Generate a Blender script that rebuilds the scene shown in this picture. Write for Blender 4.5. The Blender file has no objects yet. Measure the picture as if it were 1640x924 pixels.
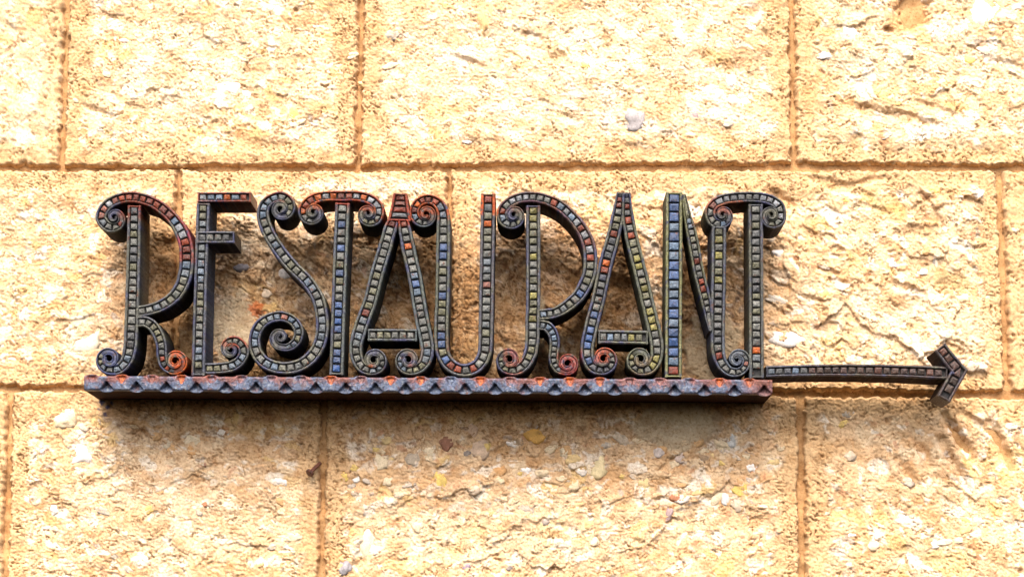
import bpy, math, random
import numpy as np
from mathutils import Vector

S = bpy.context.scene
C = S.collection
R = math.radians

# ------------------------------------------------------------------ camera
F = 3500.0                      # focal length in pixels of a 1640 px wide picture
W0, H0 = 1640.0, 924.0
PITCH, YAW = R(9.85), R(0.49)
CAM = Vector((0.0, -3.45, 0.0))
cd = bpy.data.cameras.new('camera'); cam = bpy.data.objects.new('camera', cd); C.objects.link(cam)
cd.sensor_width = 36.0; cd.lens = F / W0 * 36.0; cd.clip_start = 0.05; cd.clip_end = 200
cam.location = CAM
cam.rotation_euler = (R(90) + PITCH, 0, YAW)
S.camera = cam
_m = cam.rotation_euler.to_matrix()
RX, UP, FW = np.array(_m.col[0]), np.array(_m.col[1]), -np.array(_m.col[2])
CAMN = np.array(CAM)

def unproj(px, py, Y):
    """where the sight line through a picture point meets the upright plane y = Y"""
    px = np.asarray(px, float); py = np.asarray(py, float)
    d = FW + ((px - W0/2)/F)[..., None]*RX - ((py - H0/2)/F)[..., None]*UP
    t = (Y - CAMN[1]) / d[..., 1]
    return CAMN + d*t[..., None]

# ------------------------------------------------------------------ light
SUN_EL, SUN_AZ = R(55), R(-6)     # azimuth from the wall's normal, negative = from the left
w = bpy.data.worlds.new('World'); S.world = w; w.use_nodes = True
nt = w.node_tree
sky = nt.nodes.new('ShaderNodeTexSky'); sky.sky_type = 'NISHITA'; sky.sun_disc = False
sky.sun_elevation = SUN_EL
sky.air_density = 1.0; sky.dust_density = 6.0; sky.ozone_density = 0.6
bg = nt.nodes['Background']; bg.inputs[1].default_value = 0.15
nt.links.new(sky.outputs[0], bg.inputs[0])
sd = Vector((math.sin(SUN_AZ)*math.cos(SUN_EL), -math.cos(SUN_AZ)*math.cos(SUN_EL), math.sin(SUN_EL)))
sky.sun_rotation = math.atan2(sd.x, sd.y)
L = bpy.data.lights.new('sun', 'SUN'); L.energy = 1.2; L.angle = R(52); L.color = (1.0, 0.93, 0.82)
lo = bpy.data.objects.new('sun', L); C.objects.link(lo)
lo.rotation_euler = sd.to_track_quat('Z', 'Y').to_euler()
S.view_settings.view_transform = 'Standard'; S.view_settings.look = 'None'
S.view_settings.gamma = 1.0; S.view_settings.exposure = 1.80
S.render.engine = 'CYCLES'
S.render.resolution_x, S.render.resolution_y = 1024, 576

# ------------------------------------------------------------------ noise
rs = np.random.RandomState(7)
PERM = rs.permutation(4096); GA = rs.rand(4096)*2*math.pi; RV = rs.rand(4096, 8)
def hsh(i, j, s): return PERM[(PERM[(PERM[(i & 4095)] + j) & 4095] + s*131) & 4095]
def perlin(x, y, s=0):
    i = np.floor(x).astype(np.int64); j = np.floor(y).astype(np.int64)
    fx, fy = x - i, y - j
    u = fx*fx*fx*(fx*(fx*6-15)+10); v = fy*fy*fy*(fy*(fy*6-15)+10)
    def g(a, b):
        t = GA[hsh(i+a, j+b, s)]
        return np.cos(t)*(fx-a) + np.sin(t)*(fy-b)
    return ((g(0,0)*(1-u)+g(1,0)*u)*(1-v) + (g(0,1)*(1-u)+g(1,1)*u)*v)*1.5
def fbm(x, y, s=0, o=4, gain=.5):
    t = 0; a = 1
    for k in range(o):
        t = t + a*perlin(x*2.03**k, y*2.03**k, s+k); a *= gain
    return t
def cells(x, y, s=0):
    i = np.floor(x).astype(np.int64); j = np.floor(y).astype(np.int64)
    f1 = np.full(x.shape, 9.); f2 = f1.copy(); idx = np.zeros(x.shape, np.int64); dx = f1.copy(); dy = f1.copy()
    for a in (-1, 0, 1):
        for b in (-1, 0, 1):
            h = hsh(i+a, j+b, s)
            ex = x-(i+a+RV[h, 0]); ey = y-(j+b+RV[h, 1]); d = np.sqrt(ex*ex+ey*ey)
            n = d < f1
            f2 = np.where(n, f1, np.minimum(f2, d)); f1 = np.where(n, d, f1)
            idx = np.where(n, h, idx); dx = np.where(n, ex, dx); dy = np.where(n, ey, dy)
    return f1, f2, RV[idx], dx, dy
def sstep(a, b, x):
    t = np.clip((x-a)/(b-a), 0, 1); return t*t*(3-2*t)

# ------------------------------------------------------------------ materials
def mat_new(name):
    m = bpy.data.materials.new(name); m.use_nodes = True
    return m, m.node_tree, m.node_tree.nodes['Principled BSDF']
def N(nt, t, **k):
    n = nt.nodes.new(t)
    for a, b in k.items(): setattr(n, a, b)
    return n
def noise_node(nt, co, scale, detail=4, rough=.6):
    n = N(nt, 'ShaderNodeTexNoise'); n.inputs['Scale'].default_value = scale
    n.inputs['Detail'].default_value = detail; n.inputs['Roughness'].default_value = rough
    nt.links.new(co, n.inputs['Vector']); return n
def ramp(nt, fac, stops):
    r = N(nt, 'ShaderNodeValToRGB'); e = r.color_ramp.elements
    while len(e) < len(stops): e.new(.5)
    for q, (p, c) in zip(e, stops): q.position = p; q.color = (*c, 1) if len(c) == 3 else c
    nt.links.new(fac, r.inputs[0]); return r
def mixc(nt, mode, fac, a, b):
    m = N(nt, 'ShaderNodeMix', data_type='RGBA', blend_type=mode)
    for s, v in ((0, fac), (6, a), (7, b)):
        if hasattr(v, 'links'): nt.links.new(v, m.inputs[s])
        else: m.inputs[s].default_value = v if s == 0 else (*v, 1)
    return m.outputs[2]

def stone_mat():
    m, nt, b = mat_new('sandstone')
    g = N(nt, 'ShaderNodeNewGeometry'); co = g.outputs['Position']
    at = N(nt, 'ShaderNodeAttribute', attribute_name='Col')
    n1 = noise_node(nt, co, 260, 6, .7)
    r1 = ramp(nt, n1.outputs[0], [(.30, (.40, .29, .20)), (.385, (.75, .67, .58)), (.46, (.97, .95, .93)), (.6, (1.06, 1.06, 1.06)), (.75, (1.2, 1.22, 1.25))])
    c = mixc(nt, 'MULTIPLY', 1.0, at.outputs[0], r1.outputs[0])
    n3 = noise_node(nt, co, 45, 5, .65)
    r3 = ramp(nt, n3.outputs[0], [(.3, (.74, .62, .50)), (.5, (1, 1, 1)), (.72, (1.08, 1.1, 1.14))])
    c = mixc(nt, 'MULTIPLY', .8, c, r3.outputs[0])
    nt.links.new(c, b.inputs['Base Color']); b.inputs['Roughness'].default_value = .93
    b.inputs['Specular IOR Level'].default_value = .2
    n2 = noise_node(nt, co, 420, 8, .75)
    bu = N(nt, 'ShaderNodeBump'); bu.inputs['Strength'].default_value = .55; bu.inputs['Distance'].default_value = .0022
    nt.links.new(n2.outputs[0], bu.inputs['Height']); nt.links.new(bu.outputs[0], b.inputs['Normal'])
    return m
def pebble_mat():
    m, nt, b = mat_new('pebble_stone')
    g = N(nt, 'ShaderNodeNewGeometry'); co = g.outputs['Position']
    at = N(nt, 'ShaderNodeAttribute', attribute_name='Col')
    n1 = noise_node(nt, co, 380, 6, .75)
    r1 = ramp(nt, n1.outputs[0], [(.3, (.5, .46, .42)), (.46, (.97, .96, .95)), (.72, (1.15, 1.16, 1.18))])
    c = mixc(nt, 'MULTIPLY', 1.0, at.outputs[0], r1.outputs[0])
    nt.links.new(c, b.inputs['Base Color']); b.inputs['Roughness'].default_value = .8
    bu = N(nt, 'ShaderNodeBump'); bu.inputs['Strength'].default_value = .5; bu.inputs['Distance'].default_value = .0015
    nt.links.new(n1.outputs[0], bu.inputs['Height']); nt.links.new(bu.outputs[0], b.inputs['Normal'])
    return m
def metal_mat(name, metallic, rough):
    m, nt, b = mat_new(name)
    g = N(nt, 'ShaderNodeNewGeometry'); co = g.outputs['Position']
    at = N(nt, 'ShaderNodeAttribute', attribute_name='Col')
    n1 = noise_node(nt, co, 330, 6, .75)
    r1 = ramp(nt, n1.outputs[0], [(.3, (.25, .25, .27)), (.5, (.9, .9, .9)), (.70, (2.3, 2.25, 2.1))])
    c = mixc(nt, 'MULTIPLY', 1.0, at.outputs[0], r1.outputs[0])
    n4 = noise_node(nt, co, 120, 5, .7)
    r4 = ramp(nt, n4.outputs[0], [(.60, (0, 0, 0)), (.68, (1, 1, 1))])
    c = mixc(nt, 'MIX', r4.outputs[0], c, (.07, .022, .010))
    n5 = noise_node(nt, co, 190, 5, .7)
    r5 = ramp(nt, n5.outputs[0], [(.64, (0, 0, 0)), (.70, (1, 1, 1))])
    c = mixc(nt, 'MIX', r5.outputs[0], c, (.16, .16, .15))
    nt.links.new(c, b.inputs['Base Color']); b.inputs['Metallic'].default_value = metallic
    r2 = ramp(nt, n1.outputs[0], [(.3, (rough-.12,)*3), (.7, (rough+.2,)*3)])
    nt.links.new(r2.outputs[0], b.inputs['Roughness'])
    bu = N(nt, 'ShaderNodeBump'); bu.inputs['Strength'].default_value = .8; bu.inputs['Distance'].default_value = .0020
    nt.links.new(n1.outputs[0], bu.inputs['Height']); nt.links.new(bu.outputs[0], b.inputs['Normal'])
    return m
STONE, PEB = stone_mat(), pebble_mat()
IRON = metal_mat('patinated_iron', .1, .38); RUSTY = metal_mat('dark_rusted_side', 0, .8); RUSTY.node_tree.nodes['Principled BSDF'].inputs['Specular IOR Level'].default_value = .08; TILEM = metal_mat('patinated_tile', .0, .36)
for m_ in (IRON, TILEM): m_.node_tree.nodes['Principled BSDF'].inputs['Specular IOR Level'].default_value = .4

def mesh_obj(name, v, f, col, mat, parent=None, smooth=False, nquad=None):
    me = bpy.data.meshes.new(name)
    v = np.asarray(v, np.float32)
    if isinstance(f, np.ndarray):
        k = f.shape[1]
        me.vertices.add(len(v)); me.vertices.foreach_set('co', v.ravel())
        me.loops.add(f.size); me.loops.foreach_set('vertex_index', f.astype(np.int32).ravel())
        me.polygons.add(len(f)); me.polygons.foreach_set('loop_start', np.arange(0, f.size, k, dtype=np.int32))
        me.update(calc_edges=True)
    else:
        me.from_pydata([tuple(map(float, a)) for a in v], [], f); me.update()
    if smooth: me.polygons.foreach_set('use_smooth', np.ones(len(me.polygons), bool))
    a = me.color_attributes.new('Col', 'FLOAT_COLOR', 'POINT')
    cc = np.ones((len(v), 4), np.float32); cc[:, :3] = col; a.data.foreach_set('color', cc.ravel())
    me.materials.append(mat)
    o = bpy.data.objects.new(name, me); C.objects.link(o)
    if parent is not None: o.parent = parent
    return o

# ------------------------------------------------------------------ the wall
wall = bpy.data.objects.new('stone_wall', None); C.objects.link(wall)
wall['label'] = 'rough sandy yellow stone block wall with recessed mortar joints behind the sign'
wall['category'] = 'wall'

DENTS = [  # px, py, rx, ry, depth m
 (1462, 20, 26, 34, .020), (474, 17, 4, 4, .006), (1424, 49, 9, 5, .007), (1634, 915, 5, 5, .007), (215, 690, 30, 9, .006),
 (210, 655, 40, 10, .007), (150, 175, 22, 6, .003), (165, 183, 22, 5, .003), (75, 765, 12, 26, .005), (895, 95, 14, 12, .007), (848, 58, 22, 8, .005),
 (745, 98, 34, 6, .005), (910, 190, 26, 7, .004), (1165, 110, 20, 14, .003), (1225, 60, 9, 12, .004),(1195, 590, 18, 10, .004),
 (255, 452, 26, 30, .010), (270, 395, 20, 14, .006), (450, 400, 20, 14, .006), (505, 415, 12, 25, .008), (640, 460, 26, 40, .010),
 (185, 440, 16, 14, .005), (900, 440, 40, 12, .006), (870, 570, 20, 30, .006), (990, 470, 30, 30, .006), (1165, 410, 14, 20, .007),
 (1180, 500, 10, 40, .006), (1110, 440, 16, 60, .012), (1230, 440, 26, 8, .005), (1345, 455, 22, 8, .005), (1325, 435, 20, 6, .005), (1450, 460, 26, 7, .005),
 (1300, 480, 26, 5, .004), (1250, 322, 26, 14, .005), (1480, 315, 20, 6, .004), (1345, 300, 60, 10, .004), (1400, 180, 60, 10, .005),
 (1460, 190, 60, 8, .005), (1500, 175, 50, 8, .004), (1610, 105, 36, 10, .005), (1240, 312, 22, 10, .005), (905, 845, 22, 7, .004),
 (1020, 868, 14, 6, .003), (580, 890, 12, 40, .007), (570, 840, 10, 30, .004), (930, 400, 20, 10, .003), (1345, 800, 12, 24, .004)]
GOUGES = [(1513, 668, 1560, 732, 9, .009), (1508, 705, 1548, 778, 9, .008), (1586, 676, 1622, 748, 9, .009), (1462, 692, 1490, 742, 9, .006), (1398, 716, 1426, 768, 9, .005),
 (1436, 736, 1466, 776, 9, .007), (1540, 660, 1600, 700, 7, .005), (1335, 300, 1420, 285, 6, .003)]
SMOOTH = [(375, 530, 38, 70), (1140, 560, 48, 62), (1085, 680, 75, 42), (860, 515, 16, 60)]   # patches of grey mortar daubed over the stone

BK = [0]
CHAR = [(-17, 1.0, 1.0, .0), (-14, .9, 1.0, .1), (-20, 1.25, .7, -.25), (-28, 1.15, 1.25, .05), (-8, .85, .9, .0), (-24, 1.0, 1.0, .35), (-30, 1.1, 1.0, .25), (-22, .8, .8, .1), (-5, 1.2, .8, -.2), (-10, 1.0, .75, -.1), (12, .9, 1.0, .2), (-38, 1.3, 1.0, -.1)]
def wall_surface(px, py, P, ed, rough):
    """ed = metres from the block's edge; returns height (m towards the viewer) and colour"""
    X, Z = P[..., 0], P[..., 2]
    an, sc, asp, off = CHAR[BK[0] % 12]; BK[0] += 1; a = R(an); sd_ = BK[0]*3.7
    wx = X + .008*fbm(X/.03, Z/.03, 11, 3); wz = Z + .008*fbm(X/.03, Z/.03, 21, 3)
    xr = (wx*math.cos(a) + wz*math.sin(a))/sc + sd_; zr = (-wx*math.sin(a) + wz*math.cos(a))/(sc*asp)
    inner = sstep(.026, .046, ed + .015*fbm(X/.05, Z/.05, 31, 3))
    # facets of broken stone, three sizes
    f1, f2, r, dx, dy = cells(xr/.062, zr/.040, 1)
    hA = (r[..., 2]-.5)*.0065 + dx*(r[..., 3]-.5)*.0045 + dy*(r[..., 4]-.75)*.006
    g1, g2, q, ex, ey = cells(xr/.026, zr/.017, 2)
    hB = (q[..., 2]-.5)*.0034 + ex*(q[..., 3]-.5)*.003 + ey*(q[..., 4]-.8)*.0042
    k1, k2, s, fx, fy = cells(xr/.0105, zr/.0068, 3)
    hC = (s[..., 2]-.5)*.0019 + fy*(s[..., 4]-.8)*.0022
    m1 = sstep(-.30, .40, fbm(X/.07+5, Z/.05, 41, 3)+off)         # rough here, sandy there
    m2 = sstep(-.25, .40, fbm(X/.045+9, Z/.03, 51, 3)+off)
    fine = .0009*fbm(X/.006, Z/.004, 61, 4, .65)
    pits = -np.clip(fbm(xr/.0056, zr/.0030, 71, 3, .7)-.33, 0, .4)*.015
    big = .0050*fbm(X/.11, Z/.09, 81, 3)
    m3 = sstep(-.1, .45, fbm(X/.028+2, Z/.02, 55, 3))
    h_in = big*.8 + rough*(hA*(.2+.6*m1) + hB*(.1+.85*m2*m1) + hC*(.1+1.0*m3)) + 1.3*fine + pits*(.25+.6*m3)
    h_mg = .0022*fbm(X/.05, Z/.04, 91, 3) + 1.1*fine + pits*(.25+.85*sstep(-.4, .4, fbm(X/.04, Z/.05, 95, 3)))
    h = h_mg*(1-inner) + (h_in+.001)*inner
    for (cx, cy, rx, ry, d) in DENTS:
        q_ = ((px-cx)*.93-(py-cy)*-.3)/rx; t_ = ((py-cy)*.95-(px-cx)*.3)/ry
        rr = np.sqrt(q_*q_+t_*t_)
        msk = rr < 2.2
        if msk.any():
            rr = rr + .25*fbm(X/.012, Z/.012, 101, 2)
            h = h - d*sstep(1.25, .45, rr)*(1 - .35*np.clip(t_, -1, 1))
    for (x0, y0, x1, y1, wd, d) in GOUGES:
        ux, uy = x1-x0, y1-y0; l2 = ux*ux+uy*uy
        t_ = np.clip(((px-x0)*ux+(py-y0)*uy)/l2, 0, 1)
        dd = np.hypot(px-x0-t_*ux, py-y0-t_*uy) + 3*fbm(X/.02, Z/.02, 111, 2)
        h = h - 1.7*d*sstep(wd*1.4, wd*.1, dd)*(.5+.5*np.sin(np.pi*np.clip(t_, .1, .9)))
    # colour
    sand = np.array([.56, .375, .215]); pale = np.array([.64, .49, .32]); white = np.array([.70, .63, .53])
    yel = np.array([.60, .42, .17]); org = np.array([.50, .27, .11]); red = np.array([.42, .17, .09]); gry = np.array([.40, .38, .36])
    col = np.empty(X.shape+(3,)); col[:] = sand
    col *= (1+.16*fbm(X/.03, Z/.03, 121, 4))[..., None]
    def blend(c, m):
        nonlocal col
        col = col*(1-m[..., None]) + np.asarray(c)*m[..., None]
    crs = inner
    mott = sstep(-.1, .5, fbm(X/.05+3, Z/.035, 131, 4))
    blend(pale, crs*np.where(py < 300, .42, .15))
    blend((.50, .33, .16), (1-crs)*.45)
    blend(pale, crs*mott*.60*np.where(py < 300, 1.0, .75))
    for (rv, u, (ra, rb), c, amt) in ((r, f2-f1, (.0, .16), pale, .7), (r, f2-f1, (.16, .22), yel, .4), (q, g2-g1, (.0, .13), white, .75), (q, g2-g1, (.13, .22), pale, .8),
                                     (q, g2-g1, (.22, .27), yel, .65), (q, g2-g1, (.27, .33), org, .45), (s, k2-k1, (.0, .09), white, .7), (s, k2-k1, (.09, .15), org, .45),
                                     (s, k2-k1, (.15, .17), red, .5), (s, k2-k1, (.17, .195), gry, .6)):
        v_ = rv[..., 5]
        blend(c, crs*((v_ >= ra) & (v_ < rb))*amt*sstep(.02, .14, u))
    for (cx, cy, rx, ry, amt) in ((590, 296, 120, 14, .9), (910, 110, 270, 120, .45), (1180, 165, 45, 60, .7), (430, 385, 90, 50, .55), (140, 545, 40, 50, .6), (50, 140, 55, 110, .4),
                              (300, 110, 130, 80, .35), (1420, 90, 90, 50, .4), (1450, 520, 150, 70, .3), (1270, 545, 50, 25, .5), (300, 810, 200, 90, .3), (800, 850, 250, 70, .3), (455, 430, 40, 40, .5)):
        rr = np.hypot((px-cx)/rx, (py-cy)/ry) + .35*fbm(X/.04, Z/.035, 211, 4)
        blend((.68, .58, .43), sstep(1.1, .6, rr)*amt*.8)
    for (cx, cy, rx, ry, amt) in ((1060, 150, 40, 50, .45), (775, 28, 20, 35, .4), (1455, 24, 44, 30, .85), (1015, 195, 22, 24, .0), (30, 20, 30, 22, .3), (1320, 160, 50, 40, .3), (70, 670, 30, 25, .2), (1220, 470, 30, 120, .25), (900, 440, 90, 110, .5), (990, 450, 50, 90, .75), (680, 470, 40, 90, .6), (745, 500, 30, 90, .6), (270, 430, 28, 70, .7), (210, 660, 45, 22, .6), (250, 560, 20, 40, .6), (1115, 440, 25, 80, .5)):
        rr = np.hypot((px-cx)/rx, (py-cy)/ry) + .35*fbm(X/.03, Z/.03, 215, 4)
        blend((.48, .26, .11), sstep(1.1, .6, rr)*amt)  # brown patches; those behind the letters paint the sign's shade into the stone
    # the sign's warm brown shade painted into the stone, with some rust, iron stain in patches
    shade_stain = sstep(790, 640, py + 40*fbm(X/.05, Z/.05, 141, 3))*sstep(330, 430, py + 40*fbm(X/.04, Z/.04, 145, 3))*sstep(150, 230, px)*sstep(1260, 1150, px)
    blend((.40, .22, .10), shade_stain*.50*sstep(-.5, .35, fbm(X/.035, Z/.03, 151, 4)))
    blend((.13, .06, .024), shade_stain*sstep(.02, .42, fbm(xr/.0085, zr/.0065, 155, 4, .65))*.72)  # shaded crevices and grime painted as dark speckle
    blend((.60, .46, .30), shade_stain*sstep(.25, .6, fbm(xr/.011, zr/.008, 157, 3, .6))*.45)
    blend((.20, .105, .045), sstep(.40, .66, fbm(xr/.0062, zr/.0030, 231, 3, .6)+.14*fbm(X/.05, Z/.04, 235, 2))*(.12+.55*m3))  # dark dashes painted in for the tiny shadows of pits
    st2 = sstep(.12, .55, fbm(X/.06+7, Z/.04+2, 161, 4))
    blend((.46, .27, .12), st2*.45)
    for (cx, cy, rx, ry) in SMOOTH:
        rr = np.hypot((px-cx)/rx, (py-cy)/ry) + .22*fbm(X/.03, Z/.03, 171, 3)
        k = sstep(1.05, .85, rr)
        h = h*(1-k) + (h_mg*.7+.0035)*k
        blend((.44, .355, .24), k*.8)
    for (cx, y0_, ln_) in ((172, 640, 60), (320, 640, 50), (430, 640, 90), (560, 640, 60), (640, 640, 80), (708, 640, 60), (853, 640, 70), (960, 640, 90), (1150, 640, 70), (1225, 640, 50)):
        m = np.exp(-((px-cx+6*fbm(X/.03, Z/.03, 221, 2))/(9+4*fbm(X/.01, Z/.05, 225, 2)))**2)*sstep(y0_-6, y0_+4, py)*sstep(y0_+ln_, y0_, py)
        blend((.24, .10, .035), m*.5)
    for (cx, cy, rr_, c) in ((410, 495, 13, (.45, .13, .04)), (162, 643, 5, (.04, .05, .12)), (172, 652, 4, (.04, .05, .12)), (168, 663, 4, (.05, .05, .10)), (178, 645, 3, (.05, .06, .12)),
                             (158, 655, 3, (.05, .06, .12)), (880, 122, 3, (.05, .05, .12)), (877, 177, 3, (.05, .05, .12)), (1246, 330, 10, (.5, .25, .1)), (1240, 600, 5, (.3, .1, .05))):
        d_ = np.hypot(px-cx, (py-cy)*1.1) + rr_*.5*fbm(X/.006, Z/.006, 181, 2)
        blend(c, sstep(rr_*1.1, rr_*.7, d_)*.85)
    # block edge rolls back into the joint
    e2 = ed + .0032*fbm(X/.012, Z/.012, 191, 3) + .0022*fbm(X/.06, Z/.06, 195, 2) - .0010
    h = h - .016*np.clip(1 - np.clip(e2, -.02, 1)/.0048, 0, 1.7)**1.5
    return h, np.clip(col, .02, .85)

def warp(c4, U, V):
    (a, b, c, d) = [np.array(q, float) for q in c4]       # TL, TR, BR, BL in picture pixels
    return ((1-U)*(1-V))[..., None]*a + (U*(1-V))[..., None]*b + (U*V)[..., None]*c + ((1-U)*V)[..., None]*d

BLOCKS = []
def block(x0t, x1t, x0b, x1b, yt0, yt1, yb0, yb1, step, rough):
    """corner pixels; builds one displaced stone"""
    c4 = ((x0t, yt0), (x1t, yt1), (x1b, yb1), (x0b, yb0))
    wpx = max(x1t-x0t, x1b-x0b); hpx = max(yb0-yt0, yb1-yt1)
    nu, nv = int(wpx/step)+1, int(hpx/step)+1
    U, V = np.meshgrid(np.linspace(0, 1, nu), np.linspace(0, 1, nv))
    pp = warp(c4, U, V); px, py = pp[..., 0], pp[..., 1]
    P = unproj(px, py, 0.0)
    ed = np.minimum(np.minimum(U, 1-U)*wpx, np.minimum(V, 1-V)*hpx)*.00098
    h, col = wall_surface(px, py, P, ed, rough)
    P = P.copy(); P[..., 1] = -h
    # sides going back into the wall
    idx = np.arange(nu*nv).reshape(nv, nu)
    f = np.stack([idx[:-1, :-1], idx[1:, :-1], idx[1:, 1:], idx[:-1, 1:]], -1).reshape(-1, 4)
    ring = np.concatenate([idx[0, :-1], idx[:-1, -1], idx[-1, :0:-1], idx[:0:-1, 0]])
    v = P.reshape(-1, 3); cl = col.reshape(-1, 3)
    back = v[ring].copy(); back[:, 1] = .05
    b0 = len(v); n = len(ring); k = np.arange(n)
    sf = np.stack([ring, ring[(k+1) % n], b0+(k+1) % n, b0+k], -1)
    v = np.vstack([v, back]); cl = np.vstack([cl, cl[ring]]); f = np.vstack([f, sf])
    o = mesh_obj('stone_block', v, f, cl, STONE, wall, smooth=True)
    BLOCKS.append((o, c4, P, px, py))
    return o

g = .3   # half joint width in pixels
ST = 1.6
# top course
def J(y, d=0): return y
block(-420, 108-g, -420, 97-g, -92, -92, 266-g, 268-g, ST*1.4, .6)
block(110+g, 578-g, 99+g, 572-g, -92, -92, 268-g, 267-g, ST, .7)
block(581+g, 1265-g, 575+g, 1271-g, -92, -92, 267-g, 264-g, ST, .5)
block(1269+g, 1990, 1274+g, 2000, -92, -92, 264-g, 271-g, ST, .9)
# middle course, the one behind the letters
block(-380, 284-g, -390, 277-g, 271, 270, 619-g, 622-g, ST, .75)
block(288+g, 719-g, 281+g, 716-g, 270, 271, 622-g, 624-g, ST, 1.7)
block(722+g, 1598-g, 719+g, 1613-g, 271, 270, 625-g, 629-g, ST, 1.5)
block(1604+g, 2150, 1617+g, 2170, 270, 273, 629-g, 633-g, ST*1.4, .7)
# lower course
block(-520, 14-g, -530, 2-g, 623, 623, 985, 985, ST*1.5, .7)
block(17+g, 516-g, 6+g, 511-g, 623, 628, 985, 985, ST, .85)
block(520+g, 1280-g, 516+g, 1284-g, 628, 632, 985, 985, ST, .95)
block(1285+g, 2060, 1290+g, 2075, 632, 638, 985, 985, ST, .8)
# the courses above and below the picture
for (a, b) in ((-500, 300), (306, 960), (966, 1500), (1506, 2200)): block(a, b, a, b, -460, -460, -98, -98, 4, .8)
for (a, b) in ((-560, 180), (186, 830), (836, 1420), (1426, 2200)): block(a, b, a, b, 991, 991, 1380, 1380, 4, .8)

# mortar lying back in the joints
nu, nv = 500, 340
U, V = np.meshgrid(np.linspace(-560, 2200, nu), np.linspace(-480, 1400, nv))
P = unproj(U, V, .0130).copy()
P[..., 1] += .0026*fbm(P[..., 0]/.012, P[..., 2]/.012, 201, 4)+.0045*fbm(P[..., 0]/.06, P[..., 2]/.05, 203, 2)
idx = np.arange(nu*nv).reshape(nv, nu)
mc = np.array([.42, .25, .115])*(1+.2*fbm(P[..., 0]/.04, P[..., 2]/.04, 205, 3))[..., None]
mesh_obj('mortar', P.reshape(-1, 3), np.stack([idx[:-1, :-1], idx[1:, :-1], idx[1:, 1:], idx[:-1, 1:]], -1).reshape(-1, 4), mc.reshape(-1, 3), STONE, wall, smooth=True)

# ------------------------------------------------------------------ pebbles set in the stones
import bmesh
def ico():
    bm = bmesh.new(); bmesh.ops.create_icosphere(bm, subdivisions=3, radius=1)
    v = np.array([q.co[:] for q in bm.verts]); f = [[q.index for q in p.verts] for p in bm.faces]; bm.free(); return v, np.array(f)
IV, IF = ico()
rnd = random.Random(5)
def height_at(px, py):
    for (o, c4, P, gx, gy) in BLOCKS:
        if gx.min() < px < gx.max() and gy.min() < py < gy.max():
            d = (gx-px)**2+(gy-py)**2; k = np.unravel_index(d.argmin(), d.shape)
            if d[k] < 30: return o, P[k]
    return None, None
def pebble(px, py, rx, ry, col, proud=.35, ang=0.0, lump=.22):
    proud *= .7
    o, p = height_at(px, py)
    if o is None: return
    s = .00098; n = IV.copy(); sd_ = rnd.randint(1, 900)
    d = 1 + lump*fbm(n[:, 0]*1.3+n[:, 1]+sd_*.37, n[:, 2]*1.3-n[:, 1]+sd_*.71, sd_ % 50, 3)*1.6
    # slightly squared off like broken clasts
    n = np.sign(n)*np.abs(n)**.9*d[:, None]
    rd = min(rx, ry)*s*.55
    x, z = n[:, 0]*rx*s, n[:, 2]*ry*s
    ca, sa = math.cos(-ang), math.sin(-ang)
    v = np.stack([x*ca-z*sa, n[:, 1]*rd, x*sa+z*ca], -1)
    v += np.array([p[0], p[1] + rd*(1-proud*1.1), p[2]])
    col = [a_*.8+b_*.2 for a_, b_ in zip(col, (.50, .34, .18))]
    c = np.array(col)*(1+.30*fbm(n[:, 0]*2+sd_, n[:, 2]*2, 7, 2))[:, None]
    mesh_obj('pebble', v, IF, np.clip(c, .01, .8), PEB, o, smooth=True)
WH, CR, YE, OR, RD, GY, MV, BL, BR = (.74,.72,.70), (.66,.55,.38), (.62,.44,.10), (.52,.27,.10), (.40,.14,.07), (.38,.37,.36), (.30,.22,.25), (.10,.12,.18), (.26,.17,.10)
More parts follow.
